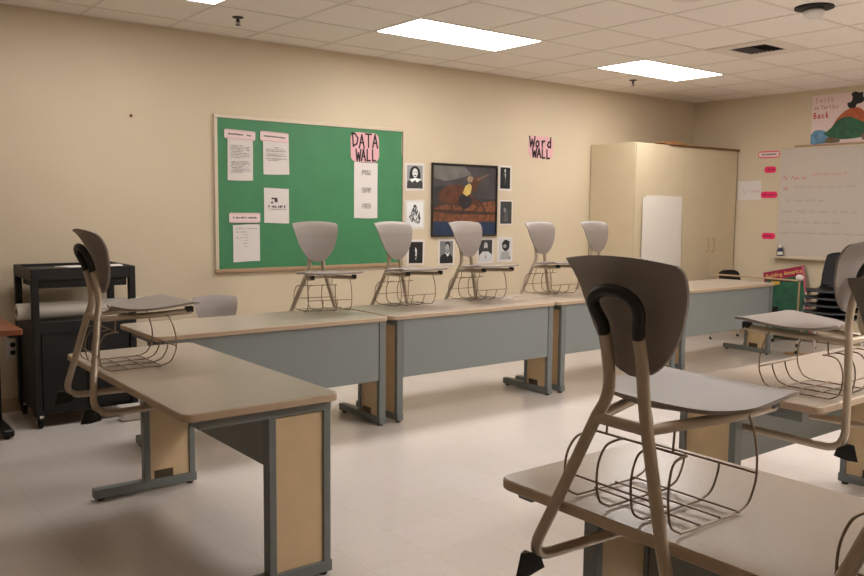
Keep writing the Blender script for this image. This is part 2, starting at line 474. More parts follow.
    for y in Y:
        pth = spline([(.075, y*.86, .371), (.045, y*.88, .371), (.010, y*.93, .362), (-.012, y*.98, .325), (-.016, y, .275), (-.004, y, .228), (.030, y, zb)], 6)
        pth += spline([(xb-.02, y, zb), (xb+.022, y, .222), (xb+.046, y, .262), (xb+.052, y, .29)], 5)
        if abs(y) > .1: pth += spline([(xb+.052, y, .29), (xb+.050, y, .335), (xb+.036, y, .39), (xb+.015, y*.97, .44)], 5)[1:]
        q.tube(pth, r, 6)
    q.tube([(.070, .138, .371), (.070, -.138, .371)], r, 6)
    q.tube([(-.015, .158, .275), (-.015, -.158, .275)], r*.9, 6)
    q.tube([(xb+.052, .160, .29), (xb+.052, -.160, .29)], r, 6)
    for x in (.10, .18, .25): q.tube([(x, .160, zb+.004), (x, -.160, zb+.004)], r*.85, 6)
    for y in (.10, -.10): q.tube([(.070, y, .371), (.075, y, .430)], r, 6)
    q.build('book_basket', M_WIRE, t)
    return t
chair0 = make_chair()
HZ = .552
used = [False]
def place_chair(x, y, rz, label, z=HZ):
    o = chair0 if not used[0] else copy_tree(chair0)
    used[0] = True
    o.location = (x, y, z); o.rotation_euler = (0, 0, rz)
    tag(o, label, 'chair', 'taupe cantilever chairs'); return o
R = math.radians
place_chair(1.532, 1.243, R(-1), 'large nearest taupe chair hung on the near desk, its back to the view')
place_chair(1.524, .553, 0, 'taupe chair on the near desk mostly cut off by the bottom right corner')
place_chair(1.074, 3.86, 0, 'taupe chair seen from the side, hung on the left desk beside the black cart')
place_chair(3.335, 1.534, R(91), 'taupe chair hung on the desk at the right edge of the view')
ROWC = [(3.018, -102, 'taupe chair hung on the back row before the middle of the green board'),
        (3.680, -90, 'taupe chair hung on the back row overlapping the right edge of the green board'),
        (4.398, -89, 'taupe chair hung on the back row in front of the framed painting'),
        (5.25, -92, 'taupe chair hung on the back row below the pink word wall sign'),
        (5.965, -92, 'taupe chair hung on the back row right before the tall cabinet side')]
for x, a, l in ROWC: place_chair(x, 5.242 if a < -95 else 5.21, R(a), l, .557)
place_chair(2.52, 5.86, R(-97), 'taupe chair standing on the floor behind the back row, only its back showing', z=-.003)

# ------------------------------------------------------------------ wall things: local x along the wall (to the right), y up, z out of the wall
def on_back(x, z, d=.0): return (x, Y1-.001-d, z), (PI/2, 0, 0)
def on_right(y, z, d=.0): return (X1-.001-d, y, z), (PI/2, 0, -PI/2)
def sheet(w, h, th=.0015, wav=.0, seed=0, poly=None):
    """a paper sheet centred on the origin, slightly waved"""
    q = MB()
    if poly: q.prism(poly, 0, th); return q
    rnd = random.Random(seed); nx, ny = 8, 8; vs = []
    a, b, c = rnd.uniform(0, 6), rnd.uniform(0, 6), rnd.uniform(-.4, .4)
    for k in (0, 1):
        for j in range(ny+1):
            for i in range(nx+1):
                u, v = i/nx-.5, j/ny-.5
                dx = .006*c*v*2*w/.25
                zz = wav*(1+math.sin(a+5*v+2*u*c))*.5+wav*1.6*max(0, -v-.3)*abs(math.sin(b+3*u))
                vs.append((u*w+dx, v*h+.003*math.sin(b+4*u), zz+k*th))
    m = nx+1; n = m*(ny+1); fs = []
    for j in range(ny):
        for i in range(nx):
            p = (j*m+i, j*m+i+1, (j+1)*m+i+1, (j+1)*m+i)
            fs += [p[::-1], tuple(n+t for t in p)]
    ring = list(range(m))+[j*m+nx for j in range(1, ny+1)]+[ny*m+i for i in range(nx-1, -1, -1)]+[j*m for j in range(ny-1, 0, -1)]
    for p, r in zip(ring, ring[1:]+ring[:1]): fs.append((p, r, n+r, n+p))
    q.add(vs, fs); return q
def flat(poly, z, th=.0006): q = MB(); q.prism(poly, z, z+th); return q
def rectp(x0, x1, y0, y1): return [(x0, y0), (x1, y0), (x1, y1), (x0, y1)]
STROKES = {
 'D': [[(0, 1), (.1, 0)], [(-.12, .95), (.35, .95), (.75, .6), (.6, .2), (.1, 0)]],
 'A': [[(0, 0), (.35, 1), (.7, 0)], [(.12, .4), (.6, .4)]],
 'T': [[(-.05, 1), (.75, 1)], [(.35, 1), (.35, 0)]],
 'W': [[(0, 1), (.18, 0), (.42, .7), (.62, 0), (.85, 1)]],
 'L': [[(.05, 1), (.08, 0), (.6, .03)]],
 'o': [[(.3, .62), (.08, .4), (.1, .1), (.35, 0), (.55, .2), (.52, .5), (.3, .62)]],
 'r': [[(.1, .6), (.15, 0)], [(.13, .38), (.3, .58), (.55, .6)]],
 'd': [[(.55, 1), (.55, 0)], [(.55, .5), (.25, .55), (.05, .25), (.25, 0), (.55, .15)]],
 'E': [[(.6, 1), (.1, .98), (.08, 0), (.6, .02)], [(.1, .52), (.5, .52)]],
 'B': [[(.1, 0), (.1, 1), (.5, .9), (.5, .6), (.12, .52), (.6, .4), (.55, .06), (.1, 0)]],
 'a': [[(.5, .55), (.15, .5), (.05, .2), (.25, 0), (.5, .2), (.5, .58), (.55, 0)]],
 'c': [[(.5, .5), (.25, .6), (.05, .3), (.2, .02), (.5, .08)]],
 'k': [[(.1, 1), (.1, 0)], [(.5, .6), (.12, .28), (.55, 0)]],
 't': [[(.3, .9), (.3, .05), (.5, 0)], [(.05, .6), (.55, .6)]],
 'h': [[(.1, 1), (.1, 0)], [(.1, .4), (.35, .6), (.5, .4), (.5, 0)]],
 'n': [[(.1, .6), (.1, 0)], [(.1, .4), (.35, .6), (.5, .4), (.5, 0)]],
 'u': [[(.1, .6), (.12, .1), (.35, 0), (.5, .15), (.5, .6), (.55, 0)]],
 'l': [[(.25, 1), (.25, 0)]],
 'e': [[(.08, .32), (.5, .36), (.4, .6), (.15, .5), (.08, .2), (.3, 0), (.52, .1)]],
 's': [[(.5, .55), (.2, .6), (.15, .38), (.48, .25), (.4, .02), (.08, .05)]],
 "'": [[(.2, 1), (.15, .8)]],
}
def write(q, text, x0, y0, w, h, th, z, jit=.0, seed=1):
    """hand lettering from marker strokes, fitted into w x h"""
    rnd = random.Random(seed); n = sum(.5 if c in " 'l" else 1 for c in text); step = w/n; x = x0
    for ch in text:
        adv = step*(.5 if ch in " 'l" else 1)
        if ch in STROKES:
            for st in STROKES[ch]:
                jy = rnd.uniform(-jit, jit)*h
                P = [(x+px*step*1.05, y0+jy+py*h) for px, py in st]
                for a, b in zip(P, P[1:]):
                    dx, dy = b[0]-a[0], b[1]-a[1]; l = math.hypot(dx, dy) or 1e-6
                    ux, uy = dx/l*th*.4, dy/l*th*.4; nx, ny = -dy/l*th/2, dx/l*th/2
                    q.prism([(a[0]-ux+nx, a[1]-uy+ny), (a[0]-ux-nx, a[1]-uy-ny), (b[0]+ux-nx, b[1]+uy-ny), (b[0]+ux+nx, b[1]+uy+ny)], z, z+.0006)
        x += adv
def scribble(q, x0, x1, y, h, th, z, seed=0, word=.06):
    """illegible small handwriting: each word is one continuous wavy stroke"""
    rnd = random.Random(seed); x = x0
    while x < x1-.01:
        wl = min(rnd.uniform(.5, 1.5)*word, x1-x); n = max(3, int(wl/(h*.38))); P = []
        for i in range(n+1):
            P.append((x+wl*i/n, y+(h*rnd.uniform(.55, 1.) if i % 2 else h*rnd.uniform(0, .2))))
        m = len(P); vs = []
        for zz in (z, z+.0005):
            vs += [(a, b+th*.7, zz) for a, b in P]+[(a, b-th*.7, zz) for a, b in P]
        fs = []
        for i in range(m-1):
            fs += [(2*m+i, 2*m+i+1, 3*m+i+1, 3*m+i), (i, m+i, m+i+1, i+1), (i, i+1, 2*m+i+1, 2*m+i), (m+i, 3*m+i, 3*m+i+1, m+i+1)]
        fs += [(0, 2*m, 3*m, m), (m-1, 2*m-1, 4*m-1, 3*m-1)]
        q.add(vs, fs)
        x += wl+word*.35
def typed(q, x0, x1, y, h, z, seed=0, dens=.7):
    rnd = random.Random(seed); x = x0
    while x < x1:
        w = h*rnd.uniform(.3, .7)
        if rnd.random() < dens: q.prism(rectp(x, min(x+w, x1), y+h*rnd.uniform(0, .2), y+h*rnd.uniform(.7, 1)), z, z+.0005)
        x += w*1.35
def place(o, where): o.location = where[0]; o.rotation_euler = where[1]; return o
ZP = .0045       # marks sit just in front of a waved sheet

# bulletin board
bx0, bx1, bz0, bz1 = 2.79, 4.685, .936, 2.228
bw, bh = bx1-bx0, bz1-bz0
t = empty('bulletin_board', (0, 0, 0)); place(t, on_back((bx0+bx1)/2, (bz0+bz1)/2))
tag(t, 'large bulletin board covered in green paper on the tan wall', 'bulletin board')
def rough_rect(hw, hh, seed, n=14, a=.004):
    rnd = random.Random(seed); P = []
    for i in range(n): P.append((-hw+2*hw*i/n, -hh+rnd.uniform(-a, a)))
    for i in range(n): P.append((hw+rnd.uniform(-a, a), -hh+2*hh*i/n))
    for i in range(n): P.append((hw-2*hw*i/n, hh+rnd.uniform(-a, a)))
    for i in range(n): P.append((-hw+rnd.uniform(-a, a), hh-2*hh*i/n))
    return P
q = MB(); q.prism(rough_rect(bw/2-.022, bh/2-.022, 3, 20, .006), .004, .014); q.build('green_paper', M_GREEN, t, 0)
q = MB()
q.box(-bw/2, bw/2, bh/2-.03, bh/2, 0, .022, .003); q.box(-bw/2, -bw/2+.03, -bh/2+.03, bh/2-.0302, 0, .022, .003); q.box(bw/2-.012, bw/2, -bh/2+.03, bh/2-.0302, 0, .022, .003)
fr = q.build('frame', M_FRAME, t)
q = MB(); q.box(-bw/2, bw/2, -bh/2, -bh/2+.03, 0, .024, .003); q.build('bottom_rail', M_FRAMEB, t)
q = MB()
for (x0, x1, y0, y1, dy) in ((-bw/2+.03, bw/2-.02, .02-bh/2+.30, .02-bh/2+.304, .012),):
    q.prism([(x0, y0), (x0+.5, y0-.012), (x1-.7, y0-.01), (x1, y0+.01), (x1, y0+.013), (x1-.7, y0-.007), (x0+.5, y0-.009), (x0, y0+.004)], .014, .0165)
q.build('paper_seam', M_GREEN, t, 0)

BD = .0165        # distance of the board's paper from the wall
def paper(name, label, cat, x0, x1, z0, z1, m=M_PAPER, d=0., wav=.002, seed=0, rot=0., group=None, wall='back', poly=None):
    w, h = abs(x1-x0), z1-z0
    q = sheet(w, h, .0012, wav, seed, poly); o = q.build(name, m, None, 40)
    place(o, on_back((x0+x1)/2, (z0+z1)/2, d) if wall == 'back' else on_right((x0+x1)/2, (z0+z1)/2, d))
    o.rotation_euler.rotate_axis('Z', rot)
    return tag(o, label, cat, group)
def lines_on(o, w, h, rows, mname=M_INKG, seed=0, lh=.008, x0=-.4, x1=.4):
    q = MB()
    for i, (v, a, b) in enumerate(rows): typed(q, a*w, b*w, v*h, lh, ZP, seed+i)
    q.build('print', mname, o, 0)

o = paper('document_page', 'white printed page filled with text, below the top left strip on the green board', 'paper', 2.905, 3.130, 1.698, 2.05, d=BD, seed=1)
lines_on(o, .225, .35, [(.30-.036*k-(.05 if k > 8 else 0), -.38, .38 if k % 4 else .1) for k in range(17)], seed=10)
o = paper('document_page', 'white printed page with text on its upper half, top middle of the green board', 'paper', 3.225, 3.467, 1.757, 2.045, d=BD, seed=2)
lines_on(o, .24, .285, [(.27, -.1, .1), (.22, -.4, .35), (.17, -.4, .38), (.08, -.4, .3), (.03, -.4, .38), (-.06, -.4, .4), (-.11, -.3, .1)], M_INKD, seed=40, lh=.007)
o = paper('document_page', 'white page with a small dark picture and a heading, middle of the green board', 'paper', 3.229, 3.464, 1.344, 1.640, d=BD, seed=3, wav=.001)
q = MB(); q.prism(rectp(-.05, .005, .055, .068), ZP, ZP+.0005); q.prism(rectp(-.02, .008, .03, .055), ZP, ZP+.0005); q.prism(rectp(-.055, -.035, .02, .034), ZP, ZP+.0005)
typed(q, -.08, .085, -.018, .022, ZP, 5, .8); typed(q, -.08, .085, -.034, .008, ZP, 6)
q.build('print', M_INKD, o, 0)
o = paper('document_page', 'white page with a faint column table, bottom left of the green board', 'paper', 2.945, 3.186, 1.023, 1.332, d=BD, seed=4)
lines_on(o, .24, .30, [(.40, -.4, .4), (.30, -.4, .05), (.22, -.12, .05), (.14, -.4, .05), (.06, -.12, .05), (-.02, -.12, .05), (-.10, -.12, .05)], seed=60)
o = paper('document_page', 'tall white strip with three small pictures under the pink sign on the green board', 'paper', 4.128, 4.384, 1.388, 1.895, d=BD, seed=5)
q = MB()
for v in (.16, 0.0, -.145):
    for k in range(4): typed(q, -.045, .055, v+.012*k-.02, .010, ZP, 70+k+int(v*100), .8)
q.build('print', M_INKG, o, 0)
def strip(label, x0, x1, z0, z1, seed, ink, rot=0.):
    w, h = x1-x0, z1-z0
    o = paper('label_strip', label, 'label', x0, x1, z0, z1, M_PINKL, d=BD+.005, poly=rrect(-w/2, w/2, -h/2, h/2, h*.18), rot=rot, group='pale pink heading strips')
    q = MB(); typed(q, -w*.38, w*.38, -h*.08, h*.20, .0016, seed, .9); q.build('print', ink, o, 0)
    q = MB(); b = .006
    for r in (rectp(-w/2+b, w/2-b, -h/2+.004, -h/2+.010), rectp(-w/2+b, w/2-b, h/2-.010, h/2-.004)): q.prism(r, .0012, .0017)
    q.build('border', M_PINK, o, 0)
strip('pale pink heading strip at the top left corner of the green board', 2.877, 3.152, 2.032, 2.108, 3, M_INK, -.03)
strip('pale pink glossy heading strip, the right of the top two on the green board', 3.196, 3.462, 2.030, 2.112, 4, M_INKD, -.03)
strip('pale pink heading strip low on the left of the green board', 2.911, 3.190, 1.348, 1.430, 5, M_INK, .0)

def sign(label, x0, x1, z0, z1, words, d, seed, ink_w):
    w, h = x1-x0, z1-z0
    pl = [(x+.006*math.sin(9*y/h+seed), y) for x, y in rrect(-w/2, w/2, -h/2, h/2, w*.2, 5)]
    o = paper('lettered_sign', label, 'sign', x0, x1, z0, z1, M_PINK, d=d, poly=pl)
    q = MB(); write(q, words[0], -w*.45, h*.0, w*.94, h*.44, ink_w, .0015, .06, seed); write(q, words[1], -w*.33, -h*.45, w*.76, h*.38, ink_w, .0015, .06, seed+1)
    q.build('lettering', M_INK, o, 0)
sign('pink hand lettered DATA WALL sign on the green board', 4.096, 4.405, 1.898, 2.165, ('DATA', 'WALL'), BD, 2, .015)
sign('pink hand lettered Word WALL sign on the bare tan wall', 6.335, 6.715, 2.03, 2.272, ('Word', 'WALL'), 0, 5, .020)
# small red pin
t = empty('push_pin', (0, 0, 0)); place(t, on_back(2.136, 2.163)); tag(t, 'tiny red push pin alone on the left part of the wall', 'pin')
q = MB(); q.lathe([(.010, 0), (.010, .004), (.005, .007), (.007, .014), (0, .015)], 12); q.build('pin_head', solid('pin_red', (120, 34, 30)), t)

# black and white prints
def portrait(label, x0, x1, z0, z1, bg, shapes, rot=0., border=.022, d=0., tint=0):
    w, h = x1-x0, z1-z0
    o = paper('printed_portrait', label, 'picture', x0, x1, z0, z1, d=d, wav=.0012, seed=int(x0*100), rot=rot, group='black and white prints around the painting')
    pw, ph = w-border*2, h-border*2
    q = flat(rectp(-pw/2, pw/2, -ph/2, ph/2), .0035); ar = q.build('picture_area', gray(bg), o, 0)
    byv = {}
    for k, (v, kind, args) in enumerate(shapes):
        pts = ell(args[0]*pw, args[1]*ph, args[2]*pw, args[3]*ph) if kind == 'e' else [(a*pw, b*ph) for a, b in args]
        z = .0042+.00012*k if len(shapes) > 20 else .0042+.0004*k
        nm = {'hair': 'hair_shape'}.get(kind, 'tone_shape')
        flat(pts, z, .0004).build('tone_shape', gray(v), ar, 0)
    return o
sh = [(-.5, -.5), (-.48, -.22), (-.25, -.08), (.25, -.08), (.48, -.22), (.5, -.5)]
portrait('black and white portrait with long dark hair and white collar, upper left of the painting', 4.712, 4.945, 1.651, 1.915, 150,
         [(58, 'p', sh), (30, 'e', (0, .2, .32, .27)), (30, 'p', [(-.34, .2), (-.36, -.06), (-.2, -.08), (.2, -.08), (.36, -.06), (.34, .2)]), (215, 'e', (.0, .17, .17, .2)),
          (45, 'p', [(-.12, .06), (.0, .09), (.12, .06), (.0, .03)]), (60, 'p', [(-.1, .22), (-.03, .22), (-.03, .19), (-.1, .19)]), (60, 'p', [(.04, .22), (.11, .22), (.11, .19), (.04, .19)]), (235, 'p', [(-.35, -.12), (0, -.04), (.4, -.1), (.12, -.24), (0, -.14), (-.2, -.24)])])
tree = [(205, 'e', (0, 0, .45, .45))]
tree = []
rnd = random.Random(4)
for k in range(64):
    yy = .36-.70*k/64; ww = .05+.34*min(1, k/44)*(1 if k < 52 else .6)
    xx = rnd.uniform(-ww, ww)
    tree.append((rnd.choice((30, 50, 70, 100)), 'p', [(xx-.04, yy-.03), (xx+.01, yy-.05), (xx+.04, yy+.02), (xx, yy+.05)]))
portrait('white print of a dark ornamental drawing, left of the painting', 4.715, 4.947, 1.282, 1.565, 226, tree)
portrait('nearly black print with a thin white figure, below left of the painting', 4.742, 4.952, .93, 1.180, 22,
         [(220, 'p', [(-.04, .25), (.06, .12), (.05, -.02), (-.05, 0), (-.07, .12)]), (190, 'p', [(-.06, -.05), (.08, 0), (.06, -.2), (-.06, -.16)]), (170, 'p', [(-.03, -.24), (.04, -.2), (.02, -.36), (-.05, -.33)])], rot=-.02)
portrait('black and white portrait in a dark coat, below the lower left of the painting', 5.122, 5.333, .917, 1.182, 120,
         [(28, 'p', sh), (36, 'e', (.08, .30, .20, .17)), (165, 'e', (.05, .2, .15, .17)), (40, 'p', [(-.06, .12), (.14, .12), (.04, .09)]), (225, 'p', [(-.08, .02), (.1, -.1), (.24, .04), (.16, -.16), (.06, -.2), (-.02, -.1)])])
portrait('black and white portrait in white clothing, under the lower right of the painting', 5.633, 5.861, .92, 1.185, 48,
         [(198, 'p', [(-.5, -.5), (-.48, -.22), (-.2, -.04), (.2, -.04), (.48, -.2), (.5, -.5)]), (62, 'e', (0, .22, .22, .24)), (178, 'e', (.02, .2, .14, .19)), (50, 'e', (.02, .04, .17, .09)), (90, 'p', [(0, -.1), (.06, -.3), (-.06, -.4), (.02, -.2)])])
portrait('pale print of a head in a dark hat, lowest and farthest right of the prints', 5.912, 6.132, .922, 1.191, 196,
         [(160, 'p', [(-.4, -.45), (-.3, -.1), (.3, -.08), (.42, -.45)]), (34, 'e', (.06, .2, .3, .27)), (20, 'p', [(-.3, .26), (-.1, .42), (.36, .40), (.36, .28), (.0, .24)]), (150, 'e', (-.02, .17, .13, .09)), (30, 'p', [(.26, -.36), (.42, -.44), (.40, -.34)])])
portrait('dark print of a seated figure, upper right beside the painting', 5.916, 6.100, 1.674, 1.939, 24,
         [(200, 'e', (-.02, .34, .07, .09)), (120, 'p', [(-.2, .2), (.2, .2), (.3, -.3), (-.3, -.3)]), (26, 'p', [(-.2, .18), (-.04, .16), (-.02, -.3), (-.3, -.3)]), (30, 'p', [(.06, .2), (.22, .2), (.3, -.3), (0, -.3)]), (190, 'p', [(-.06, .2), (.06, .22), (.02, .0), (-.04, .06)])])
portrait('plain dark grey print at the right of the painting', 5.932, 6.122, 1.316, 1.577, 58,
         [(84, 'p', [(-.2, -.4), (-.15, .1), (.12, .12), (.2, -.4)]), (128, 'e', (-.12, .12, .10, .10))], border=.014)

# framed painting: generic rider on a dark plain
t = empty('framed_painting', (0, 0, 0)); px0, px1, pz0, pz1 = 5.026, 5.885, 1.204, 1.928
place(t, on_back((px0+px1)/2, (pz0+pz1)/2)); tag(t, 'large framed painting of a galloping rider under a dark sky', 'painting')
w, h = px1-px0, pz1-pz0
q = MB(); b = .016
for a in ((-w/2, w/2, h/2-b, h/2), (-w/2, w/2, -h/2, -h/2+b), (-w/2, -w/2+b, -h/2+b, h/2-b), (w/2-b, w/2, -h/2+b, h/2-b)): q.box(*a, 0, .028, .003)
q.build('frame', solid('painting_frame', (38, 32, 28), .4), t)
q = MB(); q.box(-w/2+b, w/2-b, -h/2+b, h/2-b, .002, .012); cv = q.build('canvas', solid('painted_sky', (62, 58, 58), .6, .35, 4), t, 0)
def dab(poly, m, z): flat([(a*w, c*h) for a, c in poly], z, .0005).build('painted_shape', m, cv, 0)
P1 = lambda n, c, v=.25, s=14: solid('paint_'+n, c, .6, v, s)
dab([(-.48, .47), (-.48, .30), (-.3, .26), (-.1, .3), (.1, .36), (-.02, .47)], P1('cloud', (104, 100, 96), .2, 9), .0122)
dab([(-.48, .18), (-.48, -.12), (.48, -.06), (.48, .02), (.1, .04), (-.2, .2)], P1('far', (44, 46, 46), .25, 8), .0122)
dab([(-.48, -.12), (-.3, -.06), (0, -.08), (.3, -.02), (.48, 0), (.48, -.32), (-.48, -.30)], P1('ground', (112, 66, 38), .5, 26), .0128)
dab([(-.48, -.12), (.48, -.16), (.48, -.20), (-.2, -.19), (-.48, -.16)], P1('shade', (62, 40, 26), .4, 16), .0134)
dab([(-.48, -.29), (.48, -.30), (.48, -.478), (-.48, -.478)], P1('mat', (28, 46, 74), .15, 10), .0134)
dab([(-.42, .06), (-.36, .14), (-.25, .2), (-.08, .22), (.06, .16), (.14, .02), (.10, -.06), (.0, -.10), (-.12, -.06), (-.26, -.04), (-.38, -.02)], P1('horse', (84, 46, 24), .35, 12), .0140)
dab([(.06, .16), (.12, .3), (.2, .34), (.26, .30), (.2, .24), (.16, .1)], P1('mane', (84, 46, 24), .35, 12), .0146)
for lg in ([(-.36, .0), (-.42, -.08), (-.47, -.10), (-.46, -.12), (-.40, -.10), (-.32, -.02)], [(-.28, -.03), (-.22, -.1), (-.2, -.16), (-.17, -.16), (-.19, -.08), (-.22, -.03)],
           [(.08, -.04), (.2, -.08), (.1, -.15), (.13, -.16), (.24, -.07), (.14, 0)], [(.12, .04), (.26, -.02), (.33, -.14), (.30, -.15), (.22, -.04), (.1, 0)]):
    dab(lg, P1('leg', (70, 38, 20), .3, 12), .0146)
dab([(-.1, .06), (0, .1), (.12, .02), (.08, -.08), (-.02, -.13), (-.1, -.06)], P1('blanket', (38, 32, 34), .3, 12), .0150)
dab([(-.04, .10), (.0, .2), (.06, .24), (.10, .2), (.08, .1), (.02, .06)], P1('shirt', (196, 168, 92), .2, 12), .0154)
dab([(.02, .30), (.06, .35), (.12, .32), (.10, .26), (.04, .25)], P1('head', (150, 128, 100), .2, 12), .0158)
dab([(.16, .3), (.36, .38), (.37, .37), (.2, .27)], P1('arm', (108, 84, 62), .2, 12), .0158)

# whiteboard
wy0, wy1, wz0, wz1 = 5.288, 2.87, .955, 2.228
t = empty('whiteboard', (0, 0, 0)); place(t, on_right((wy0+wy1)/2, (wz0+wz1)/2)); tag(t, 'large whiteboard with faint handwriting on the right wall', 'whiteboard')
w, h = wy0-wy1, wz1-wz0
q = MB(); q.box(-w/2+.01, w/2-.01, -h/2+.01, h/2-.01, .002, .014); sf = q.build('writing_surface', M_WB, t, 0)
q = MB(); b = .02
for a in ((-w/2, w/2, h/2-b, h/2), (-w/2, w/2, -h/2, -h/2+b), (-w/2, -w/2+b, -h/2+b, h/2-b), (w/2-b, w/2, -h/2+b, h/2-b)): q.box(*a, 0, .02, .003)
q.build('frame', M_FRAME, t)
q = MB(); q.box(-w/2+.18, w/2, h/2-.006, h/2+.016, .0, .03, .003); q.build('map_rail', M_FRAMEB, t)
q = MB(); q.box(-w/2-.01, w/2, -h/2-.012, -h/2, 0, .085, .003); q.box(-w/2-.01, w/2, -h/2-.012, -h/2+.012, .08, .088, .002); q.build('tray', M_FRAME, t)
q = MB(); scribble(q, -w/2+.05, -w/2+.33, h/2-.375, .05, .008, .0145, 1, .10); scribble(q, -w/2+.40, -w/2+.80, h/2-.335, .04, .005, .0145, 2, .07); scribble(q, -w/2+.06, -w/2+.15, h/2-.50, .05, .008, .0145, 3, .08); q.build('lettering', M_RED, sf, 0)
for k, (a, c, v, e) in enumerate(((.19, .9, .475, .05), (.10, .55, .63, .05), (.06, .92, .76, .05), (.05, .75, .88, .05), (.06, 1.5, 1.0, .04))):
    q = MB(); scribble(q, -w/2+a, -w/2+c, h/2-v, e*.8, .005, .0145, 20+k, .09); q.build('lettering', M_INKBR, sf, 0)
t = empty('spray_bottle', (X1-.056, 5.205, wz0)); tag(t, 'small dark blue cleaner bottle standing on the whiteboard tray', 'bottle')
q = MB(); q.lathe([(.030, .0), (.032, .006), (.032, .085), (.022, .105), (.013, .11)], 18); q.build('bottle_body', solid('bottle_blue', (34, 40, 66), .35), t)
q = MB(); q.lathe([(.0325, .028), (.0325, .062), (.032, .063)], 18); q.build('bottle_label', M_WHITEP, t)
q = MB(); q.lathe([(.014, .11), (.014, .135), (.010, .15), (0, .152)], 14); q.build('cap', M_WHITEP, t)

# pink word tags on the right wall
def wtag(label, y0, y1, z0, z1, pale, seed):
    w, h = y0-y1, z1-z0
    o = paper('word_tag', label, 'label', y0, y1, z0, z1, M_HOT, poly=rrect(-w/2, w/2, -h/2, h/2, h*.46, 5), wall='right', group='pink word tags')
    if pale: flat(rrect(-w/2+.012, w/2-.012, -h/2+.012, h/2-.012, .01, 3), .0013).build('inner_strip', M_PINKL, o, 0)
    q = MB(); typed(q, -w*.33, w*.33, -h*.12, h*.26, .0022, seed, .85); q.build('print', M_INKD if pale else solid('tag_ink', (120, 18, 50)), o, 0)
wtag('pale strip with a hot pink rim, topmost of the tags left of the whiteboard', 5.575, 5.297, 2.118, 2.198, True, 1)
wtag('small hot pink tag, second from top left of the whiteboard', 5.485, 5.335, 1.942, 2.018, False, 2)
wtag('wider hot pink tag level with the handwritten note', 5.520, 5.305, 1.645, 1.722, False, 3)
wtag('hot pink tag, lowest of those left of the whiteboard', 5.480, 5.308, 1.158, 1.232, False, 4)
o = paper('handwritten_note', 'white note with faint red handwriting between the cabinet and the whiteboard', 'paper', 5.822, 5.515, 1.622, 1.853, wall='right', wav=.002, seed=8)
q = MB(); scribble(q, -.10, .02, -.045, .075, .005, ZP, 4, .09); scribble(q, .04, .14, -.03, .045, .005, ZP, 6, .08); q.build('handwriting', solid('faint_red', (190, 120, 112)), o, 0)

# painted turtle-back poster above the whiteboard
py0, py1, pz0, pz1 = 4.935, 4.13, 2.246, 2.79
t = paper('painted_poster', 'hand painted poster with a black, orange and green mound above the whiteboard', 'poster', py0, py1, pz0, pz1, M_PINKL, wall='right', poly=rectp(-(py0-py1)/2, (py0-py1)/2, -(pz1-pz0)/2, (pz1-pz0)/2))
w, h = py0-py1, pz1-pz0
def uv(x, y): return (-w/2+x/538*.70, h/2-(y-60)/475*h)   # poster layout, fractions of the sheet
def shp(name, pts, m, z): flat([uv(*p) for p in spline2(pts)], z).build(name, m, t, 0)
def spline2(pts):
    s = spline([(x, y, 0) for x, y in pts]+[(pts[0][0], pts[0][1], 0)], 5); return [(p.x, p.y) for p in s][:-1]
shp('painted_water', [(0, 440), (40, 400), (110, 405), (150, 440), (160, 520), (80, 532), (5, 530)], P1('water', (96, 140, 172), .3, 14), .0014)
shp('painted_orange', [(180, 380), (230, 290), (300, 225), (380, 205), (440, 240), (470, 330), (460, 400), (300, 400)], P1('orange', (176, 88, 52), .2, 16), .0014)
shp('painted_green', [(110, 440), (180, 380), (240, 310), (330, 290), (430, 340), (500, 380), (520, 450), (430, 490), (280, 500), (180, 480)], P1('green', (40, 92, 62), .3, 12), .0020)
shp('painted_leg', [(150, 470), (240, 490), (250, 525), (130, 525)], P1('brown', (104, 86, 60), .2, 12), .0026)
shp('painted_leg', [(430, 460), (500, 440), (510, 500), (450, 515)], P1('brown', (104, 86, 60), .2, 12), .0026)
shp('painted_tree', [(310, 195), (305, 160), (335, 150), (345, 110), (335, 75), (365, 58), (395, 70), (430, 70), (430, 105), (445, 140), (420, 170), (385, 178), (370, 208), (330, 210)], solid('paint_black', (28, 30, 34)), .0020)
q = MB()
a0 = uv(30, 130); write(q, 'Earth', a0[0], a0[1], .22, .05, .007, .0014, .06, 1); q.build('lettering', solid('pale_red_ink', (206, 140, 130)), t, 0); q = MB()
a0 = uv(20, 200); write(q, "on Turtles", a0[0], a0[1], .28, .048, .007, .0014, .06, 2)
q.build('lettering', solid('pale_red_ink', (206, 140, 130)), t, 0)
q = MB(); a0 = uv(15, 282); write(q, 'Back', a0[0], a0[1], .19, .065, .010, .0014, .06, 3); q.build('lettering', M_RED, t, 0)

# ------------------------------------------------------------------ tall cabinet in the corner
cx0, cx1, cy0, cz = 7.325, 9.255, 5.83, 2.22
t = empty('tall_cabinet', (cx0, cy0, 0)); tag(t, 'tall tan storage cabinet filling the room corner', 'cabinet')
W_, D_ = cx1-cx0, Y1-.012-cy0
q = MB(); q.box(0, W_, .02, D_, .0, cz, .003); q.build('body', M_CAB, t)
dv = [(.004, .876), (.880, 1.404), (1.408, W_-.004)]
for i, (a, b) in enumerate(dv):
    q = MB(); q.box(a, b, 0, .019, .09, cz-.012, .002); d = q.build('door', M_CAB, t)
    hx = {0: None, 1: b-.055, 2: a+.055}[i]
    if hx:
        q = MB(); q.tube(arc([(hx, 0, 1.00), (hx, -.03, 1.00), (hx, -.03, 1.16), (hx, 0, 1.16)], .012, 4), .005, 8); q.build('handle', M_FRAMEB, d)
q = MB(); q.box(.0, W_, .03, D_, 0, .088); q.build('plinth', M_EDGE, t, 0)
q = MB(); pl = [(.55, -.02), (1.93, -.025), (1.92, .45), (.6, .5)]; q.prism([(cx0+a, cy0+b) for a, b in pl], cz, cz+.012)
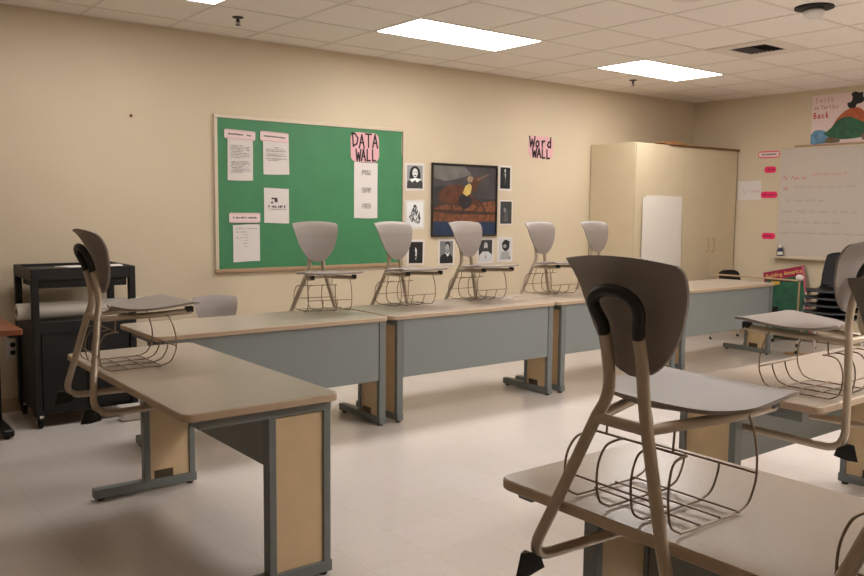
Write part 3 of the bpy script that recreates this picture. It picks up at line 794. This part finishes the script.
tag(q.build('cardboard_sheet', M_CARD, None, 0), 'brown cardboard sheet lying on top of the tall cabinet', 'cardboard')
q = MB()
q.add([(cx0+.35, cy0+.05, cz+.013), (cx0+1.0, cy0+.02, cz+.013), (cx0+1.25, cy0+.25, cz+.013), (cx0+.72, cy0+.05, cz+.05), (cx0+.9, cy0+.35, cz+.02), (cx0+.35, cy0+.05, cz+.018), (cx0+1.0, cy0+.02, cz+.018), (cx0+1.25, cy0+.25, cz+.018), (cx0+.72, cy0+.05, cz+.055), (cx0+.9, cy0+.35, cz+.025)],
      [(0, 1, 3), (1, 2, 3), (2, 4, 3), (4, 0, 3), (5, 8, 6), (6, 8, 7), (7, 8, 9), (9, 8, 5), (0, 5, 6, 1), (1, 6, 7, 2), (2, 7, 9, 4), (4, 9, 5, 0)])
tag(q.build('folded_cardboard', M_CARD, None, 0), 'folded cardboard flap rising above the middle of the tall cabinet', 'cardboard')
def cabpaper(label, x0, x1, z0, z1, d, seed):
    w, h = x1-x0, z1-z0
    o = sheet(w, h, .0012, .004, seed).build('chart_paper', M_PAPERW, None, 40); o.location = ((x0+x1)/2, cy0-.003-d, (z0+z1)/2); o.rotation_euler = (PI/2, 0, 0)
    tag(o, label, 'paper'); return o
cabpaper('large white chart paper taped to the tall cabinet, the outer one on top', 7.44, 8.12, .78, 1.625, .009, 3)
cabpaper('large white chart paper showing behind the outer sheet on the tall cabinet', 7.50, 8.165, .83, 1.648, 0., 9)

# ------------------------------------------------------------------ black cart on casters
c0x, c1x, c0y, c1y = 1.262, 1.932, 5.86, 6.38
t = empty('media_cart', (0, 0, 0)); tag(t, 'black steel media cart on casters against the back wall', 'cart')
q = MB(); q.box(c0x+.02, c1x-.02, c0y+.02, c1y-.02, .085, .68, .006); bd = q.build('cabinet_body', M_CART, t)
for a, b in ((c0x+.05, (c0x+c1x)/2-.003), ((c0x+c1x)/2+.003, c1x-.05)):
    q = MB(); q.box(a, b, c0y+.008, c0y+.019, .11, .65, .003); q.build('door', M_CART, t)
for z, hh, nm in ((.68, .03, 'middle_shelf'), (1.035, .03, 'top_shelf')):
    q = MB(); q.box(c0x+.012, c1x-.012, c0y+.012, c1y-.012, z-.005, z+.012, .0)
    q.box(c0x, c1x, c0y, c0y+.012, z-.05, z+hh, .002); q.box(c0x, c1x, c1y-.012, c1y, z-.05, z+hh, .002)
    q.box(c0x, c0x+.012, c0y+.0125, c1y-.0125, z-.05, z+hh, .002); q.box(c1x-.012, c1x, c0y+.0125, c1y-.0125, z-.05, z+hh, .002)
    q.build(nm, M_CART, t)
q = MB(); q.box(c0x+.05, c1x-.05, c0y+.03, c1y-.03, .93, .985, .004); q.build('pull_out_tray', M_CART, t)
for x in (c0x-.002, c1x-.043):
    for y in (c0y-.002, c1y-.043):
        q = MB(); q.box(x, x+.045, y, y+.045, .075, 1.062, .004); q.build('post', M_CART, t)
for x in (c0x+.03, c1x-.03):
    for y in (c0y+.02, c1y-.03):
        q = MB(); q.box(x-.018, x+.018, y-.02, y+.02, .07, .115, .004); q.box(x-.022, x-.017, y-.015, y+.015, .03, .09); q.box(x+.017, x+.022, y-.015, y+.015, .03, .09)
        cs = q.build('caster', M_BLACK, t)
        q = MB(); q.lathe([(.036, -.014), (.045, -.010), (.045, .010), (.036, .014)], 20, (x, y, .045), 'x'); q.build('wheel', M_BLACK, cs)
        q = MB(); q.tube([(x-.026, y, .045), (x+.026, y, .045)], .008, 10); q.box(x-.012, x+.012, y-.034, y-.03, .055, .09); q.build('axle', M_CHROME, cs)
# paper roll on the middle shelf
q = MB(); q.lathe([(.022, 0), (.055, 0), (.0555, .004), (.0555, .86), (.055, .864), (.0, .864)], 28, (0, 0, 0), 'x'); q.v = [(x, y, z) for x, y, z in q.v]
o = q.build('paper_roll', M_PAPERW, None, 40); o.location = (1.19, 5.985, .774); tag(o, 'thick white roll of paper lying across the middle shelf of the cart', 'paper roll')
q = MB(); q.lathe([(.0215, -.002), (.0215, .03)], 20, (0, 0, 0), 'x'); q.build('roll_core', solid('core_brown', (120, 96, 72)), o)
for (x, y, w, l, a, lb) in ((1.58, 6.02, .16, .24, .3, 'loose white sheet on the left of the cart top'), (1.80, 6.05, .2, .26, -.2, 'loose white sheet on the right of the cart top')):
    o = sheet(w, l, .012, .002, 3).build('paper_stack', M_PAPER, None, 30); o.location = (x, y, 1.0685); o.rotation_euler = (0, 0, a); tag(o, lb, 'paper')
    o.location.z = 1.048

# small white box by the cart's wheel
t = empty('white_box', (1.84, 5.76, 0)); tag(t, 'small white plastic tub on the floor beside the cart wheel', 'tub')
q = MB(); q.box(-.07, .07, -.05, .05, 0, .09, .012); q.build('tub', M_WHITEP, t)
q = MB(); q.box(-.075, .075, -.055, .055, .09, .104, .005); q.build('lid', M_WHITEP, t)

# brown table at the left edge
t = empty('brown_table', (0, 0, 0)); tag(t, 'brown wood table with black metal legs at the left edge', 'table')
q = MB(); q.prism(rrect(.02, 1.100, 5.36, 6.1, .02, 4), .71, .742); q.build('tabletop', M_WOOD, t)
for x in (1.060, .12):
    q = MB(); q.box(x-.025, x+.025, 6.0, 6.06, .06, .708, .004); q.box(x-.025, x+.025, 5.42, 6.06, .685, .708, .004); q.box(x-.03, x+.04, 5.70, 6.12, .012, .06, .01); lg = q.build('leg', M_BLACK, t)
    for yy in (5.73, 6.09):
        q = MB(); q.lathe([(.015, .0), (.015, .012), (0, .014)], 12, (x, yy, 0)); q.build('glide', M_BLACK, lg)

# wall outlet
t = empty('wall_outlet', (0, 0, 0)); place(t, on_back(1.252, .455)); tag(t, 'white electrical outlet with black sockets low on the wall by the cart', 'outlet')
q = MB(); q.box(-.04, .06, -.065, .065, 0, .006, .002); q.build('cover_plate', M_WHITEP, t)
for y in (.028, -.028):
    q = MB(); q.prism(rrect(-.012, .022, y-.017, y+.017, .012, 4), .006, .009); q.build('socket', M_BLACK, t)

# ------------------------------------------------------------------ right rear corner
# tan board stand next to the far desk
t = empty('board_stand', (8.30, 4.45, 0)); tag(t, 'narrow tan board on a slim post beside the end of the back row', 'stand')
q = MB(); q.box(-.05, .05, 0, .98, .768, .778, .003); q.build('board', M_TANW, t)
q = MB(); q.box(-.04, .04, .10, .36, .753, .768, .002); q.build('bracket', M_INKD, t)
for y in (.006,):
    q = MB(); q.tube([(0, y, .012), (0, y, .768)], .009, 12); q.lathe([(.11, 0), (.11, .012), (.02, .02), (0, .02)], 18, (0, y, 0)); q.build('post', M_TANW, t)
q = MB(); q.lathe([(.0, .778), (.03, .781), (.040, .802), (.034, .825), (.015, .836), (0, .837)], 18, (0, .005, 0)); q.build('knob', M_PAPER, t)

# leaning green folder board
t = empty('display_board', (9.12, 5.07, 0)); t.rotation_euler = (0, 0, R(-90)); tag(t, 'tilted green display board with magenta header leaning below the whiteboard', 'display board')
B = .50; Hb = .93
def lean(name, pts, m, d0, d1):
    q = MB()
    n = len(pts); sl = .12
    def f(x, z, d): return (x, d+z*sl, z)     # leans back towards the wall (local +y)
    vs = [f(x, z, -d0) for x, z in pts]+[f(x, z, -d1) for x, z in pts]
    q.add(vs, [tuple(range(n)), tuple(range(n, 2*n))[::-1]]+[(i, (i+1) % n, n+(i+1) % n, n+i) for i in range(n)])
    return q.build(name, m, t, 0)
ca, sa = math.cos(.23), math.sin(.23)
def rp(x, z): return (x*ca-z*sa+.10, x*sa+z*ca+.058)
lean('board_panel', [rp(-.25, 0), rp(.25, 0), rp(.25, .78), rp(-.25, .78)], P1('boardgreen', (30, 84, 58), .35, 9), 0, .012)
lean('header', [rp(-.25, .675), rp(.25, .675), rp(.25, .78), rp(-.25, .78)], solid('magenta', (148, 26, 62)), .0122, .0135)
lean('pink_edge', [rp(.225, 0), rp(.252, 0), rp(.252, .785), rp(.225, .785)], solid('edge_pink', (186, 96, 110)), .0122, .0140)
lean('yellow_patch', [rp(-.16, .61), rp(-.06, .61), rp(-.05, .675), rp(-.16, .675)], solid('patch_yellow', (186, 150, 60)), .0122, .0133)
lean('dark_patch', [rp(-.19, .28), rp(-.11, .28), rp(-.11, .36), rp(-.19, .36)], M_BLACK, .0122, .0133)
cu = bpy.data.curves.new('header_text', 'FONT'); cu.body = 'Building America'; cu.size = .066; cu.extrude = .0006; cu.align_x = 'CENTER'
ob = bpy.data.objects.new('header_text', cu); COL.objects.link(ob); bpy.context.view_layer.update()
me = bpy.data.meshes.new_from_object(ob.evaluated_get(bpy.context.evaluated_depsgraph_get())); bpy.data.objects.remove(ob)
me.materials.clear(); me.materials.append(solid('header_yellow', (232, 190, 110)))
xs_ = [v.co.x for v in me.vertices]; sx = .44/(max(xs_)-min(xs_))
for v in me.vertices:
    x, z = rp(v.co.x*sx, .705+v.co.y); v.co = (x, -.0145-v.co.z+z*.12, z)
lt = bpy.data.objects.new('lettering', me); COL.objects.link(lt); lt.parent = t

# black stacking chairs
def make_stacker():
    t = empty('stacking_chair', (0, 0, 0))
    # one-piece shell: seat curve running up into the back, local x forward
    prof = [(.42, .425), (.40, .440), (.30, .440), (.15, .430), (.06, .435), (.015, .47), (-.01, .55), (-.03, .65), (-.055, .75), (-.075, .80)]
    P = spline([(x, 0, z) for x, z in prof], 5); NS = 12; a, b = [], []
    for i, p in enumerate(P):
        u = i/(len(P)-1)
        w = .205 if u < .5 else .200-.03*max(0, (u-.7)/.3)
        if u > .9: w = .180*math.sqrt(max(.15, 1-((u-.9)/.105)**2*.8))
        for j in range(NS+1):
            s = -1+2*j/NS
            zz = p.z+(.012*s*s if u < .5 else 0); xx = p.x+(.03*s*s if u > .55 else 0)
            a.append((xx, s*w, zz)); b.append((xx-(.006 if u > .5 else 0), s*w, zz-(.006 if u <= .5 else 0)))
    q = MB(); m = NS+1; n = len(a); NT = len(P)-1; fs = []
    for i in range(NT):
        for j in range(NS):
            v = (i*m+j, i*m+j+1, (i+1)*m+j+1, (i+1)*m+j); fs += [v, tuple(n+k for k in v[::-1])]
    ring = [j for j in range(m)]+[i*m+NS for i in range(1, NT+1)]+[NT*m+j for j in range(NS-1, -1, -1)]+[i*m for i in range(NT-1, 0, -1)]
    for k, l in zip(ring, ring[1:]+ring[:1]): fs.append((k, n+k, n+l, l))
    q.add(a+b, fs); q.build('seat_shell', M_BLACK, t, 50)
    for s in (1, -1):
        for pts in ([(.20, .17*s, .420), (.36, .212*s, .420), (.41, .250*s, .012)], [(.20, .17*s, .420), (.05, .205*s, .418), (-.06, .245*s, .012)]):
            q = MB(); q.tube(arc(pts, .04, 5), .0115, 10); lg = q.build('leg', M_CHROME, t)
            q = MB(); e = pts[-1]; q.lathe([(.014, 0), (.014, .03), (.012, .032)], 10, (e[0], e[1], 0)); q.build('foot_cap', M_BLACK, lg)
    return t
st0 = make_stacker()
SLAB = ['black shell chair at the bottom of the stack below the whiteboard', 'black shell chair second from the bottom of the stack below the whiteboard', 'black shell chair in the middle of the stack below the whiteboard',
        'black shell chair second from the top of the stack below the whiteboard', 'black shell chair on top of the stack below the whiteboard']
for k in range(5):
    o = st0 if k == 0 else copy_tree(st0)
    o.location = (8.36+.008*k, 4.06-.002*k, .070*k); o.rotation_euler = (0, 0, R(187)); tag(o, SLAB[k], 'chair', 'black stacking chairs')
o = copy_tree(st0); o.location = (8.70, 5.50, .03); o.location.z = 0; o.rotation_euler = (0, 0, R(-95)); tag(o, 'black chair behind the back row beside the cabinet doors, only its top showing', 'chair', 'black stacking chairs')

# ------------------------------------------------------------------ camera and world
cam = bpy.data.cameras.new('camera'); co = bpy.data.objects.new('camera', cam); COL.objects.link(co)
r = Vector((0.78943641, -0.61375598, 0.00968272)); u = Vector((0.05046741, 0.08061776, 0.99546663)); f = Vector((0.61175419, 0.78536894, -0.09461727))
mw = Matrix(((r.x, u.x, -f.x, 0), (r.y, u.y, -f.y, 0), (r.z, u.z, -f.z, 1.4793), (0, 0, 0, 1)))
co.matrix_world = mw
cam.sensor_width = 36; cam.lens = 833.56/864*36; cam.clip_start = .02
sc.camera = co
w = bpy.data.worlds.new('world'); sc.world = w; w.use_nodes = True
w.node_tree.nodes['Background'].inputs['Color'].default_value = (.9, .85, .8, 1); w.node_tree.nodes['Background'].inputs['Strength'].default_value = .02
vs = sc.view_settings
vs.view_transform = 'Standard'; vs.look = 'None'; vs.gamma = 1; vs.use_curve_mapping = False; vs.exposure = 1.1
